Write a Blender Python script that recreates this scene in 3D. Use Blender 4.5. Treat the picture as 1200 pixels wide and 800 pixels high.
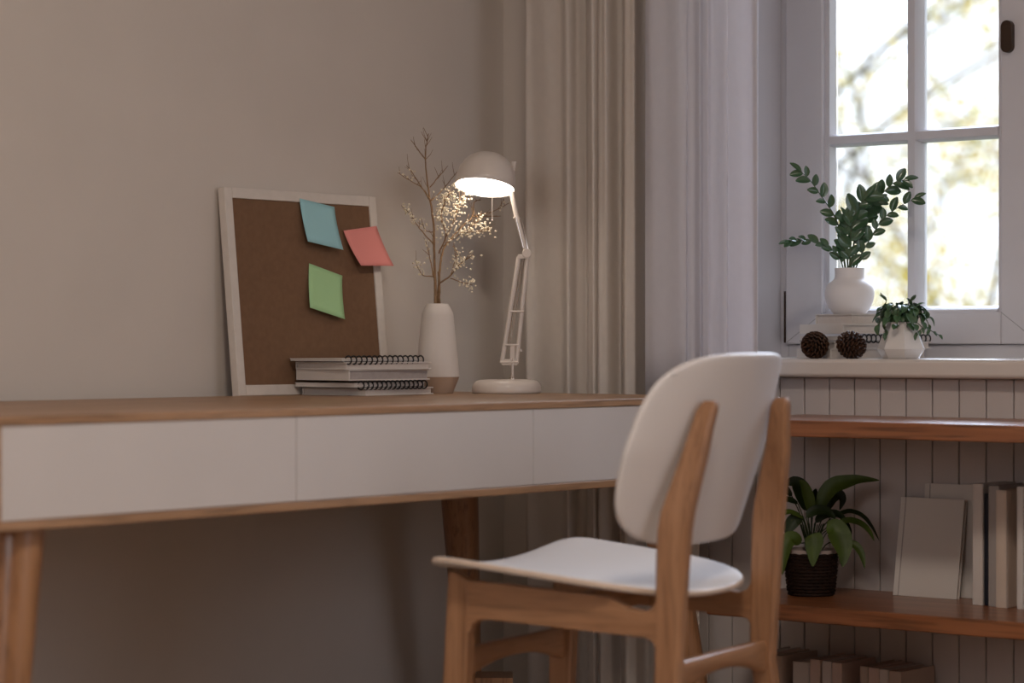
import bpy, bmesh, math, random
from mathutils import Vector, Matrix, Euler
for o in list(bpy.data.objects): bpy.data.objects.remove(o)
SC = bpy.context.scene
C = SC.collection
R = math.radians
PI = math.pi

# ------------------------------------------------------------------ camera
cd = bpy.data.cameras.new('camera'); cam = bpy.data.objects.new('camera', cd); C.objects.link(cam)
cam.location = (-4.25, -3.465, 0.825)
cam.rotation_euler = (R(90), 0, R(-51))
cd.lens = 88.8; cd.sensor_width = 36.0; cd.shift_y = 2.0/1200
cd.clip_start = 0.05; cd.clip_end = 300
cd.dof.use_dof = True; cd.dof.focus_distance = 5.0; cd.dof.aperture_fstop = 3.2
SC.camera = cam

# ------------------------------------------------------------------ sky, lights, exposure
w = bpy.data.worlds.new('sky'); SC.world = w; w.use_nodes = True
bg = w.node_tree.nodes['Background']
bg.inputs[0].default_value = (0.86, 0.91, 1.0, 1); bg.inputs[1].default_value = 1.7
SC.view_settings.view_transform = 'Standard'; SC.view_settings.look = 'None'
SC.view_settings.exposure = 0.2; SC.view_settings.gamma = 1.0; SC.view_settings.use_curve_mapping = False

sl = bpy.data.lights.new('soft_sun', 'SUN'); sl.energy = 7.0; sl.angle = R(44); sl.color = (0.70, 0.80, 1.0)
so = bpy.data.objects.new('soft_sun', sl); C.objects.link(so); so.location = (4, -2, 5)
so.rotation_euler = Vector((-.80, -.20, -.56)).to_track_quat('-Z', 'Y').to_euler()
def area(name, loc, target, sx, sy, power, col):
    l = bpy.data.lights.new(name, 'AREA'); l.shape = 'RECTANGLE'; l.size = sx; l.size_y = sy
    l.energy = power; l.color = col
    o = bpy.data.objects.new(name, l); C.objects.link(o); o.location = loc
    o.rotation_euler = (Vector(target)-Vector(loc)).to_track_quat('-Z', 'Y').to_euler()
    return o
area('daylight_front_window', (-1.2, -4.86, 1.55), (-1.2, 0, 1.3), 1.5, 1.2, 5, (0.80, 0.84, 1.0))
area('left_window_fill', (-5.46, -2.0, 1.6), (0, -2.0, 1.2), 1.4, 1.2, 11, (1.0, 0.95, 0.92))  # fill light in an added, unseen left window, brightens the room
CEIL_FILL_W = 27

# ------------------------------------------------------------------ materials
def nodes(name):
    m = bpy.data.materials.new(name); m.use_nodes = True
    nt = m.node_tree; b = nt.nodes['Principled BSDF']
    return m, nt, b
def mat(name, col, rough=0.5, spec=0.5, var=0.0, scale=30, bump=0.0, bscale=200, trans=0.0, emit=0.0, metal=0.0, coat=0.0):
    m, nt, b = nodes(name)
    b.inputs['Base Color'].default_value = (*col, 1); b.inputs['Roughness'].default_value = rough
    b.inputs['Specular IOR Level'].default_value = spec; b.inputs['Metallic'].default_value = metal
    b.inputs['Coat Weight'].default_value = coat
    if emit:
        b.inputs['Emission Color'].default_value = (*col, 1); b.inputs['Emission Strength'].default_value = emit
    tc = nt.nodes.new('ShaderNodeTexCoord')
    if var:
        n = nt.nodes.new('ShaderNodeTexNoise'); n.inputs['Scale'].default_value = scale; n.inputs['Detail'].default_value = 4
        nt.links.new(tc.outputs['Object'], n.inputs['Vector'])
        r = nt.nodes.new('ShaderNodeValToRGB')
        r.color_ramp.elements[0].position = 0.3; r.color_ramp.elements[1].position = 0.7
        r.color_ramp.elements[0].color = (*[c*(1-var) for c in col], 1)
        r.color_ramp.elements[1].color = (*[min(1, c*(1+var)) for c in col], 1)
        nt.links.new(n.outputs['Fac'], r.inputs['Fac']); nt.links.new(r.outputs['Color'], b.inputs['Base Color'])
    if bump:
        n = nt.nodes.new('ShaderNodeTexNoise'); n.inputs['Scale'].default_value = bscale; n.inputs['Detail'].default_value = 3
        nt.links.new(tc.outputs['Object'], n.inputs['Vector'])
        bp = nt.nodes.new('ShaderNodeBump'); bp.inputs['Strength'].default_value = bump; bp.inputs['Distance'].default_value = 0.002
        nt.links.new(n.outputs['Fac'], bp.inputs['Height']); nt.links.new(bp.outputs['Normal'], b.inputs['Normal'])
    if trans:
        out = nt.nodes['Material Output']; t = nt.nodes.new('ShaderNodeBsdfTranslucent'); t.inputs[0].default_value = (*col, 1)
        mx = nt.nodes.new('ShaderNodeMixShader'); mx.inputs[0].default_value = trans
        nt.links.new(b.outputs[0], mx.inputs[1]); nt.links.new(t.outputs[0], mx.inputs[2]); nt.links.new(mx.outputs[0], out.inputs['Surface'])
    return m
def wood(name, c1, c2, axis='x', scale=7.0, stretch=0.07, rough=0.45, coat=0.0, cracks=0.35):
    m, nt, b = nodes(name)
    tc = nt.nodes.new('ShaderNodeTexCoord'); mp = nt.nodes.new('ShaderNodeMapping')
    s = [1.0, 1.0, 1.0]; s['xyz'.index(axis)] = stretch
    mp.inputs['Scale'].default_value = s
    nt.links.new(tc.outputs['Object'], mp.inputs['Vector'])
    n1 = nt.nodes.new('ShaderNodeTexNoise'); n1.inputs['Scale'].default_value = scale*4; n1.inputs['Detail'].default_value = 8
    n1.inputs['Roughness'].default_value = 0.6; n1.inputs['Distortion'].default_value = 0.6
    n2 = nt.nodes.new('ShaderNodeTexNoise'); n2.inputs['Scale'].default_value = scale*22; n2.inputs['Detail'].default_value = 4
    for n in (n1, n2): nt.links.new(mp.outputs['Vector'], n.inputs['Vector'])
    r1 = nt.nodes.new('ShaderNodeValToRGB')
    r1.color_ramp.elements[0].position = 0.32; r1.color_ramp.elements[1].position = 0.68
    r1.color_ramp.elements[0].color = (*c2, 1); r1.color_ramp.elements[1].color = (*c1, 1)
    r2 = nt.nodes.new('ShaderNodeValToRGB')
    r2.color_ramp.elements[0].position = 0.35; r2.color_ramp.elements[1].position = 0.5
    k = 1-cracks
    r2.color_ramp.elements[0].color = (k, k, k, 1); r2.color_ramp.elements[1].color = (1, 1, 1, 1)
    nt.links.new(n1.outputs['Fac'], r1.inputs['Fac']); nt.links.new(n2.outputs['Fac'], r2.inputs['Fac'])
    mx = nt.nodes.new('ShaderNodeMix'); mx.data_type = 'RGBA'; mx.blend_type = 'MULTIPLY'; mx.inputs[0].default_value = 1
    nt.links.new(r1.outputs['Color'], mx.inputs[6]); nt.links.new(r2.outputs['Color'], mx.inputs[7])
    nt.links.new(mx.outputs[2], b.inputs['Base Color'])
    b.inputs['Roughness'].default_value = rough; b.inputs['Coat Weight'].default_value = coat
    bp = nt.nodes.new('ShaderNodeBump'); bp.inputs['Strength'].default_value = 0.15; bp.inputs['Distance'].default_value = 0.001
    nt.links.new(n2.outputs['Fac'], bp.inputs['Height']); nt.links.new(bp.outputs['Normal'], b.inputs['Normal'])
    return m
def glass(name):
    m = bpy.data.materials.new(name); m.use_nodes = True; nt = m.node_tree; nt.nodes.remove(nt.nodes['Principled BSDF'])
    out = nt.nodes['Material Output']; t = nt.nodes.new('ShaderNodeBsdfTransparent'); t.inputs[0].default_value = (0.98, 0.99, 0.99, 1)
    g = nt.nodes.new('ShaderNodeBsdfGlossy'); g.inputs['Roughness'].default_value = 0.0
    f = nt.nodes.new('ShaderNodeFresnel'); f.inputs[0].default_value = 1.3
    mx = nt.nodes.new('ShaderNodeMixShader')
    nt.links.new(f.outputs[0], mx.inputs[0]); nt.links.new(t.outputs[0], mx.inputs[1]); nt.links.new(g.outputs[0], mx.inputs[2])
    nt.links.new(mx.outputs[0], out.inputs['Surface'])
    return m
M = {}
M['wall'] = mat('wall_paint', (0.635, 0.565, 0.505), 0.85, 0.2, 0.02, 6, 0.06, 300)
M['ceiling'] = mat('ceiling_paint', (0.72, 0.69, 0.65), 0.9, 0.2)
M['floor'] = wood('floor_wood', (0.46, 0.33, 0.23), (0.38, 0.26, 0.17), 'x')
M['frame_paint'] = mat('window_paint', (0.64, 0.62, 0.65), 0.45, 0.4, 0.02, 12)
M['sill'] = mat('sill_paint', (0.64, 0.575, 0.53), 0.35, 0.5, 0.02, 10)
M['plank'] = mat('panel_paint', (0.53, 0.47, 0.445), 0.6, 0.3, 0.03, 14)
M['groove'] = mat('panel_back', (0.10, 0.07, 0.06), 0.8, 0.1)
M['seam'] = mat('seam_shadow_gap', (0.30, 0.29, 0.29), 0.7, 0.2)
M['glass'] = glass('window_glass')
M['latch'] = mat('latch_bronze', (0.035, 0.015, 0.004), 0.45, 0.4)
M['curtain'] = mat('curtain_cloth', (0.70, 0.63, 0.57), 0.9, 0.1, 0.02, 60, 0.15, 900, trans=0.22)
M['sheer'] = mat('pale_curtain_cloth', (0.76, 0.74, 0.78), 0.9, 0.1, 0.02, 60, 0.12, 900, trans=0.4)
M['desk_wood'] = wood('desk_oak', (0.42, 0.25, 0.145), (0.30, 0.165, 0.085), 'x', 6, 0.06, 0.42)
M['desk_leg'] = wood('desk_leg_oak', (0.34, 0.170, 0.080), (0.24, 0.105, 0.045), 'z', 6, 0.06, 0.3, 0.2)
M['drawer'] = mat('drawer_white', (0.58, 0.54, 0.525), 0.5, 0.35, 0.02, 5)
M['chair_wood'] = wood('chair_oak', (0.375, 0.195, 0.100), (0.255, 0.120, 0.054), 'z', 7, 0.08, 0.38, 0.1, 0.22)
M['chair_wood_y'] = wood('chair_oak_rail', (0.375, 0.195, 0.100), (0.255, 0.120, 0.054), 'y', 7, 0.08, 0.38, 0.1, 0.22)
M['chair_wood_x'] = wood('chair_oak_stretcher', (0.375, 0.195, 0.100), (0.255, 0.120, 0.054), 'x', 7, 0.08, 0.38, 0.1, 0.22)
M['chair_white'] = mat('chair_white_lacquer', (0.66, 0.62, 0.60), 0.42, 0.4, 0.015, 8)
M['ply_edge'] = mat('plywood_edge', (0.60, 0.47, 0.37), 0.5, 0.3, 0.05, 60)
M['shelf_wood'] = wood('shelf_redwood', (0.33, 0.125, 0.05), (0.20, 0.065, 0.022), 'y', 5, 0.05, 0.32, 0.15, 0.45)
M['white_frame'] = mat('pinboard_frame_white', (0.66, 0.59, 0.53), 0.6, 0.3, 0.03, 60)
M['cork'] = mat('pinboard_brown', (0.195, 0.110, 0.064), 0.9, 0.1, 0.06, 90, 0.2, 700)
M['blue'] = mat('paper_blue', (0.36, 0.62, 0.66), 0.8, 0.1)
M['red'] = mat('paper_coral', (0.80, 0.29, 0.26), 0.8, 0.1)
M['green'] = mat('paper_green', (0.42, 0.66, 0.34), 0.8, 0.1)
M['cover'] = mat('book_cover_white', (0.64, 0.585, 0.54), 0.6, 0.3)
M['cover_dark'] = mat('notebook_cover_dark', (0.05, 0.04, 0.035), 0.6, 0.3)
M['pages'] = mat('book_pages', (0.60, 0.53, 0.48), 0.85, 0.1, 0.03, 150)
M['pages_shade'] = mat('book_pages_grey', (0.40, 0.35, 0.33), 0.85, 0.1, 0.06, 150)
M['wire'] = mat('black_wire', (0.012, 0.010, 0.010), 0.35, 0.5)
M['ceramic'] = mat('white_ceramic_matte', (0.68, 0.61, 0.56), 0.7, 0.3, 0.015, 20)
M['bare_clay'] = mat('bare_clay', (0.47, 0.33, 0.24), 0.8, 0.2, 0.04, 40)
M['ceramic_cool'] = mat('white_ceramic_satin', (0.72, 0.67, 0.65), 0.5, 0.4)
M['ceramic_gloss'] = mat('white_ceramic_gloss', (0.70, 0.66, 0.63), 0.2, 0.5)
M['lamp'] = mat('lamp_enamel', (0.66, 0.58, 0.52), 0.28, 0.5)
M['chrome'] = mat('chrome', (0.70, 0.62, 0.55), 0.18, 0.5, metal=1.0)
M['bulb'] = mat('lamp_diffuser', (1.0, 0.90, 0.78), 0.5, 0.2, emit=9.0)
M['bulb_c'] = mat('ceiling_fill_diffuser', (1.0, 0.90, 0.78), 0.5, 0.2, emit=3.0)
M['twig'] = mat('twig_bark', (0.27, 0.165, 0.09), 0.85, 0.2, 0.2, 120)
M['bud'] = mat('bud_cream', (0.80, 0.70, 0.54), 0.7, 0.2, 0.1, 200)
M['leaf_zz'] = mat('leaf_dark_glossy', (0.050, 0.105, 0.050), 0.22, 0.7, 0.25, 60)
M['stem_zz'] = mat('stem_green', (0.05, 0.07, 0.03), 0.4, 0.4, 0.3, 40)
M['leaf_ivy'] = mat('leaf_ivy', (0.055, 0.115, 0.05), 0.3, 0.5, 0.35, 40)
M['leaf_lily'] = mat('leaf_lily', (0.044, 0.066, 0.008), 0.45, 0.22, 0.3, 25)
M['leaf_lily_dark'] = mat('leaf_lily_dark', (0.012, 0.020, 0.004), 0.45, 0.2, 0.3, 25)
M['wicker'] = mat('wicker_dark', (0.016, 0.007, 0.004), 0.7, 0.15, 0.4, 90)
M['liner'] = mat('basket_liner', (0.34, 0.27, 0.24), 0.8, 0.2)
M['soil'] = mat('soil', (0.03, 0.02, 0.014), 0.95, 0.1, 0.3, 80)
M['cone'] = mat('pinecone_scale', (0.058, 0.026, 0.013), 0.5, 0.35, 0.4, 120)
M['cone_tip'] = mat('pinecone_core', (0.016, 0.008, 0.005), 0.7, 0.3, 0.3, 100)
M['bark'] = mat('tree_bark', (0.30, 0.27, 0.26), 0.9, 0.1, 0.3, 20)
M['leaf_y'] = mat('leaf_autumn_yellow', (0.70, 0.52, 0.10), 0.7, 0.2, 0.2, 3, trans=0.5)
M['leaf_g'] = mat('leaf_autumn_green', (0.46, 0.42, 0.14), 0.7, 0.2, 0.2, 3, trans=0.5)
M['leaf_o'] = mat('leaf_autumn_orange', (0.56, 0.42, 0.26), 0.7, 0.2, 0.2, 3, trans=0.5)
M['lawn'] = mat('lawn', (0.18, 0.20, 0.09), 0.9, 0.1, 0.3, 5)

# ------------------------------------------------------------------ helpers
def tag(o, label=None, cat=None, group=None, kind=None):
    if label: o['label'] = label
    if cat: o['category'] = cat
    if group: o['group'] = group
    if kind: o['kind'] = kind
    return o
def thing(name, label, cat, loc=(0, 0, 0), rotz=0.0, group=None):
    o = bpy.data.objects.new(name, None); C.objects.link(o); o.empty_display_size = 0.05
    o.location = loc; o.rotation_euler = (0, 0, rotz)
    return tag(o, label, cat, group)
def finish(bm, name, sharp=35):
    bmesh.ops.recalc_face_normals(bm, faces=bm.faces[:])
    me = bpy.data.meshes.new(name)
    for f in bm.faces: f.smooth = True
    if sharp:
        for e in bm.edges:
            if len(e.link_faces) == 2 and e.calc_face_angle(0) > R(sharp): e.smooth = False
    bm.to_mesh(me); bm.free()
    return me
def obj(name, bm, m, parent=None, bevel=0, seg=2, sharp=35, kind=None):
    me = finish(bm, name, 0 if bevel else sharp); 
    for mm in (m if isinstance(m, (list, tuple)) else [m]): me.materials.append(mm)
    o = bpy.data.objects.new(name, me); C.objects.link(o)
    if parent: o.parent = parent
    if bevel:
        b = o.modifiers.new('bevel', 'BEVEL'); b.width = bevel; b.segments = seg; b.limit_method = 'ANGLE'; b.angle_limit = R(30); b.harden_normals = True
    if kind: o['kind'] = kind
    return o
def inst(name, me, parent, mtx):
    o = bpy.data.objects.new(name, me); C.objects.link(o); o.parent = parent; o.matrix_local = mtx
    return o
def B(): return bmesh.new()
def box(bm, x0, x1, y0, y1, z0, z1):
    v = [bm.verts.new((x, y, z)) for z in (z0, z1) for x, y in ((x0, y0), (x1, y0), (x1, y1), (x0, y1))]
    for f in ((3, 2, 1, 0), (4, 5, 6, 7), (0, 1, 5, 4), (1, 2, 6, 5), (2, 3, 7, 6), (3, 0, 4, 7)): bm.faces.new([v[i] for i in f])
    return bm
def bx(*a): return box(B(), *a)
def lathe(bm, prof, n=32, c=(0, 0, 0), cap=True, mtx=None):
    rings = []
    for r, z in prof:
        if r < 1e-6: rings.append([bm.verts.new((c[0], c[1], c[2]+z))])
        else: rings.append([bm.verts.new((c[0]+r*math.cos(2*PI*i/n), c[1]+r*math.sin(2*PI*i/n), c[2]+z)) for i in range(n)])
    for a, b in zip(rings, rings[1:]):
        for i in range(n):
            j = (i+1) % n
            if len(a) == 1 and len(b) == 1: continue
            if len(a) == 1: bm.faces.new((a[0], b[j], b[i]))
            elif len(b) == 1: bm.faces.new((a[i], a[j], b[0]))
            else: bm.faces.new((a[i], a[j], b[j], b[i]))
    if cap:
        for r in (rings[0], rings[-1]):
            if len(r) > 2: bm.faces.new(r)
    if mtx is not None: bmesh.ops.transform(bm, matrix=mtx, verts=[v for r in rings for v in r])
    return bm
def tube(bm, pts, rad, n=8, closed=False):
    P = [Vector(p) for p in pts]
    if not isinstance(rad, (list, tuple)): rad = [rad]*len(P)
    rings = []; up = None
    for i, p in enumerate(P):
        if closed: d = (P[(i+1) % len(P)]-P[i-1]).normalized()
        else: d = (P[min(i+1, len(P)-1)]-P[max(i-1, 0)]).normalized()
        if up is None: up = d.orthogonal().normalized()
        up = (up-d*up.dot(d)).normalized(); s = d.cross(up)
        rings.append([bm.verts.new(p+(up*math.cos(2*PI*k/n)+s*math.sin(2*PI*k/n))*rad[i]) for k in range(n)])
    pr = list(zip(rings, rings[1:]))
    if closed: pr.append((rings[-1], rings[0]))
    for a, b in pr:
        for k in range(n): bm.faces.new((a[k], a[(k+1) % n], b[(k+1) % n], b[k]))
    if not closed:
        bm.faces.new(rings[0][::-1]); bm.faces.new(rings[-1])
    return bm
def prism(bm, poly, axis, a0, a1):
    def P(u, v, a): return {'x': (a, u, v), 'y': (u, a, v), 'z': (u, v, a)}[axis]
    lo = [bm.verts.new(P(u, v, a0)) for u, v in poly]; hi = [bm.verts.new(P(u, v, a1)) for u, v in poly]
    bm.faces.new(lo[::-1]); bm.faces.new(hi)
    n = len(poly)
    for i in range(n): bm.faces.new((lo[i], lo[(i+1) % n], hi[(i+1) % n], hi[i]))
    return bm
def spline(pts, k=6):
    P = [Vector(p) for p in pts]; out = []
    for i in range(len(P)-1):
        p0, p1, p2, p3 = P[max(i-1, 0)], P[i], P[i+1], P[min(i+2, len(P)-1)]
        for j in range(k):
            t = j/k
            out.append(0.5*((2*p1)+(p2-p0)*t+(2*p0-5*p1+4*p2-p3)*t*t+(3*p1-p0-3*p2+p3)*t**3))
    out.append(P[-1]); return out
def interp(tab, x):
    if x <= tab[0][0]: return tab[0][1]
    for (a, b), (c, d) in zip(tab, tab[1:]):
        if x <= c: return b+(d-b)*(x-a)/(c-a)
    return tab[-1][1]
def empty_struct(name, loc=(0, 0, 0)):
    o = bpy.data.objects.new(name, None); C.objects.link(o); o.location = loc; o['kind'] = 'structure'; return o
def struct(name, bm, m, **k):
    return obj(name, bm, m, kind='structure', **k)
rnd = random.Random(7)

# ------------------------------------------------------------------ room shell
X0, Y0, ZC = -5.5, -4.9, 2.6
OY0, OY1, OZ0, OZ1 = -1.772, -0.5205, 0.795, 2.09          # opening of window_1
struct('floor', bx(X0-.2, .3, Y0-.2, .2, -.1, 0), M['floor'])
struct('ceiling', bx(X0-.2, .3, Y0-.2, .2, ZC, ZC+.1), M['ceiling'])
struct('wall_back', bx(X0-.2, .3, 0, .2, 0, ZC), M['wall'])
bm = B()
box(bm, 0, .38, OY1, 0, 0, ZC); box(bm, 0, .38, Y0-.2, OY0, 0, ZC)
box(bm, 0, .38, OY0, OY1, 0, OZ0-.037); box(bm, 0, .38, OY0, OY1, OZ1, ZC)
wall_right = struct('wall_right', bm, M['wall'])
bm = B()   # rear wall with its window opening
box(bm, X0-.2, -2.05, Y0-.2, Y0, 0, ZC); box(bm, -.35, 0, Y0-.2, Y0, 0, ZC); box(bm, -2.05, -.35, Y0-.2, Y0, 0, .85); box(bm, -2.05, -.35, Y0-.2, Y0, 2.25, ZC)
struct('wall_front', bm, M['wall'])
bm = B()
box(bm, X0-.2, X0, Y0, -2.8, 0, ZC); box(bm, X0-.2, X0, -1.2, 0, 0, ZC); box(bm, X0-.2, X0, -2.8, -1.2, 0, .9); box(bm, X0-.2, X0, -2.8, -1.2, 2.3, ZC)
struct('wall_left', bm, M['wall'])
# tongue and groove boards under the window (each a board of its own)
obj('panel_backing', bx(-.004, -.0005, -2.6, -.30, 0, .757), M['groove'], wall_right)
pm = B(); prism(pm, [(-.004, -.0274), (-.0138, -.0274), (-.015, -.0264), (-.015, .0264), (-.0138, .0274), (-.004, .0274)], 'z', 0.0, .757)
pme = finish(pm, 'plank', 20); pme.materials.append(M['plank'])
yk = -.7775+.0572*8
while yk > -2.55:
    inst('plank', pme, wall_right, Matrix.Translation((0, yk-.0286, 0))); yk -= .0572
# sill board
bm2 = B(); prism(bm2, [(-.055, -2.2), (-.055, -.48), (-.0006, -.48), (-.0006, OY1), (.29, OY1), (.29, OY0), (-.0006, OY0), (-.0006, -2.2)], 'z', .7585, OZ0)
struct('trim_1', bm2, M['sill'], bevel=.009, seg=4)

# painted lining of the window recess
struct('trim_2', bx(.001, .2915, OY1-.004, OY1-.0003, OZ0+.0005, OZ1), M['frame_paint'])
struct('trim_3', bx(.001, .2915, OY0+.0003, OY0+.004, OZ0+.0005, OZ1), M['frame_paint'])
# window_1: fixed frame, two sashes with muntins and panes
win = empty_struct('window_1')
bm = B(); FX0, FX1 = .292, .36
box(bm, FX0, FX1, OY1-.022, OY1, OZ0, OZ1); box(bm, FX0, FX1, OY0, OY0+.022, OZ0, OZ1)
box(bm, FX0, FX1, OY0+.022, OY1-.022, OZ0, .822); box(bm, FX0, FX1, OY0+.022, OY1-.022, OZ1-.03, OZ1)
box(bm, .334, .36, OY0+.022, OY1-.022, .822, .850); box(bm, .334, .36, OY1-.05, OY1-.022, .85, OZ1-.03); box(bm, .334, .36, -1.165, -1.115, .85, OZ1-.03)
obj('frame', bm, M['frame_paint'], win, bevel=.002)
def sash(ya, yb):           # ya > yb ; glass area is inset
    SX = .280; gx = .319
    gl, gr = ya-.1026, yb+.098                # glass edges
    z0, z1, gz0, gz1 = .8228, 2.058, .9005, 1.972
    bm = B()
    def frame_ring(x0, x1, a, b, c, d, e, f, g, h):   # outer a>b,c<d ; inner e>f,g<h
        box(bm, x0, x1, e, a, c, d); box(bm, x0, x1, b, f, c, d); box(bm, x0, x1, f, e, c, g); box(bm, x0, x1, f, e, h, d)
    frame_ring(SX, SX+.052, ya, yb, z0, z1, gl+.010, gr-.010, gz0-.012, gz1+.010)
    s = obj('sash', bm, M['frame_paint'], win, bevel=.004)
    bm = B()          # glazing bead, a sloping step between sash and glass
    for (y0, y1, za, zb) in ((gl, gl+.0102, gz0-.012, gz1+.010), (gr-.0102, gr, gz0-.012, gz1+.010)): box(bm, SX+.012, gx, y0, y1, za, zb)
    prism(bm, [(SX+.004, gz0-.0125), (gx, gz0-.0125), (gx, gz0), (SX+.02, gz0-.001), (SX+.006, gz0-.008)], 'y', gr, gl)
    box(bm, SX+.012, gx, gr, gl, gz1, gz1+.010)
    obj('glazing_bead', bm, M['frame_paint'], s)
    ym = (gl+gr)/2; zz = (1.2500, 1.611)
    def mun(x0, p0, p1, horiz):
        bm = B(); hw = .0128
        pr_ = [(x0, -hw*.62), (x0+.010, -hw), (gx+.012, -hw), (gx+.012, hw), (x0+.010, hw), (x0, hw*.62)]
        if horiz: prism(bm, [(a, zc+b) for a, b in pr_], 'y', p0, p1)
        else:
            lo = [(a, ym+b) for a, b in pr_]; prism(bm, lo, 'z', p0, p1)
        obj('muntin', bm, M['frame_paint'], s)
    mun(SX+.008, gz0, gz1, False)
    for zc in zz: mun(SX+.0085, gr, gl, True)
    zs = [gz0]+list(zz)+[gz1]
    for i in range(3):
        for a, b in ((gr, ym), (ym, gl)):
            obj('pane', bx(gx+.001, gx+.005, a+.001, b-.001, zs[i]+.001, zs[i+1]-.001), M['glass'], s)
    for q0, q1 in (((gl+.012, gz0-.014), (ya-.004, z0+.004)), ((gr-.012, gz0-.014), (yb+.004, z0+.004))):     # mitre seams
        n_ = Vector((q1[1]-q0[1], -(q1[0]-q0[0]), 0)).normalized()*.0006
        bm = B(); prism(bm, [(q0[0]+n_.x, q0[1]+n_.y), (q1[0]+n_.x, q1[1]+n_.y), (q1[0]-n_.x, q1[1]-n_.y), (q0[0]-n_.x, q0[1]-n_.y)], 'x', SX-.0002, SX+.002)
        obj('mitre_seam', bm, M['seam'], s)
    return s
obj('hinge_shadow_strip', bx(.279, .2915, -.5421, -.5400, .826, .935), M['latch'], win)  # thin dark strip standing in for the shadow gap at the sash edge
s1 = sash(-.5423, -1.1385)
s2 = sash(-1.1420, -1.7480)
# oval bronze plate of the missing handle
bm = B(); n = 24; hh = .0195; rr = .0125
pl = [(-1.0700+rr*math.cos(a), 1.4345+hh*(1 if math.sin(a) >= 0 else -1)+rr*math.sin(a)) for a in [2*PI*(i+.5)/n for i in range(n)]]
prism(bm, pl, 'x', .266, .2805)
tag(obj('latch_plate', bm, M['latch'], s1, bevel=.0015), 'dark bronze oval plate')
# other windows behind the camera; the left one is added to carry fill light
def plain_window(name, ax, c, a0, a1, z0, z1):
    e = empty_struct(name); bm = B()
    def bb(u0, u1, za, zb, t0=-.03, t1=.03):
        if ax == 'y': box(bm, u0, u1, c+t0, c+t1, za, zb)
        else: box(bm, c+t0, c+t1, u0, u1, za, zb)
    m_ = (a0+a1)/2
    bb(a0, a0+.07, z0, z1); bb(a1-.07, a1, z0, z1); bb(a0+.07, a1-.07, z0, z0+.07); bb(a0+.07, a1-.07, z1-.07, z1); bb(m_-.03, m_+.03, z0+.07, z1-.07)
    obj('frame', bm, M['frame_paint'], e)
plain_window('window_2', 'y', Y0-.1, -2.05, -.35, .85, 2.25)
plain_window('added_window_3', 'x', X0-.1, -2.8, -1.2, .9, 2.3)

# ------------------------------------------------------------------ curtains
def curtain(name, prof, z0, z1, m, label, amp=0.006):
    pts = spline([(a, b, 0) for a, b in prof], 8)
    bm = B(); rows = []; NZ = 14
    for k in range(NZ+1):
        z = z0+(z1-z0)*k/NZ; row = []
        for i, p in enumerate(pts):
            s = math.sin(i*.35+z*1.7)*amp*.5+math.sin(i*.11-z*2.3)*amp*.5
            row.append(bm.verts.new((p.y+s, p.x+s*.3, z)))
        rows.append(row)
    for a, b in zip(rows, rows[1:]):
        for i in range(len(a)-1): bm.faces.new((a[i], a[i+1], b[i+1], b[i]))
    o = obj(name, bm, m, sharp=0)
    sm = o.modifiers.new('cloth', 'SOLIDIFY'); sm.thickness = .0015
    return tag(o, label, 'curtain')
# profile points are (y, x)
P1 = [(-0.1528, -0.1091), (-0.1615, -0.1215), (-0.1811, -0.1239), (-0.2161, -0.1252), (-0.2522, -0.1283), (-0.2746, -0.137), (-0.286, -0.1345), (-0.289, -0.1153), (-0.2958, -0.101), (-0.3061, -0.1029), (-0.3282, -0.1277), (-0.3403, -0.1432), (-0.3532, -0.1475), (-0.3589, -0.1407), (-0.36, -0.1363), (-0.3721, -0.1438), (-0.3839, -0.145), (-0.3884, -0.1308), (-0.3909, -0.1109), (-0.3971, -0.1047), (-0.4195, -0.1277), (-0.433, -0.145), (-0.4473, -0.1494), (-0.4567, -0.1419), (-0.4523, -0.1184), (-0.4528, -0.0985), (-0.475, -0.096), (-0.52, -0.092), (-0.58, -0.092)]
curtain('curtain', P1, .012, 2.38, M['curtain'], 'floor-length beige drape behind the table lamp, in deep soft folds')
P2 = [(-0.4713, -0.1153), (-0.4852, -0.1432), (-0.4954, -0.1543), (-0.5098, -0.1568), (-0.5372, -0.1543), (-0.5654, -0.1531), (-0.5859, -0.15), (-0.5873, -0.1432), (-0.5986, -0.1357), (-0.6061, -0.1258), (-0.6199, -0.137), (-0.6251, -0.1456), (-0.6378, -0.1481), (-0.6433, -0.1413), (-0.6594, -0.1382), (-0.6789, -0.1432), (-0.6844, -0.1394), (-0.7128, -0.137), (-0.7358, -0.1357), (-0.7444, -0.1308), (-0.7361, -0.1196)]
curtain('curtain', P2, .700, 2.38, M['sheer'], 'shorter pale curtain hanging beside the window behind the chair back', .004)
t = thing('curtain_rod', 'thin white curtain rod above both curtains', 'curtain rod', (-.13, -.5, 2.40))
obj('rod', tube(B(), [(0, .44, 0), (0, -1.8, 0)], .012, 12), M['frame_paint'], t)
for y in (.40, -1.75): obj('bracket', bx(0, .1295, y-.01, y+.01, -.01, .01), M['frame_paint'], t)

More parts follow.
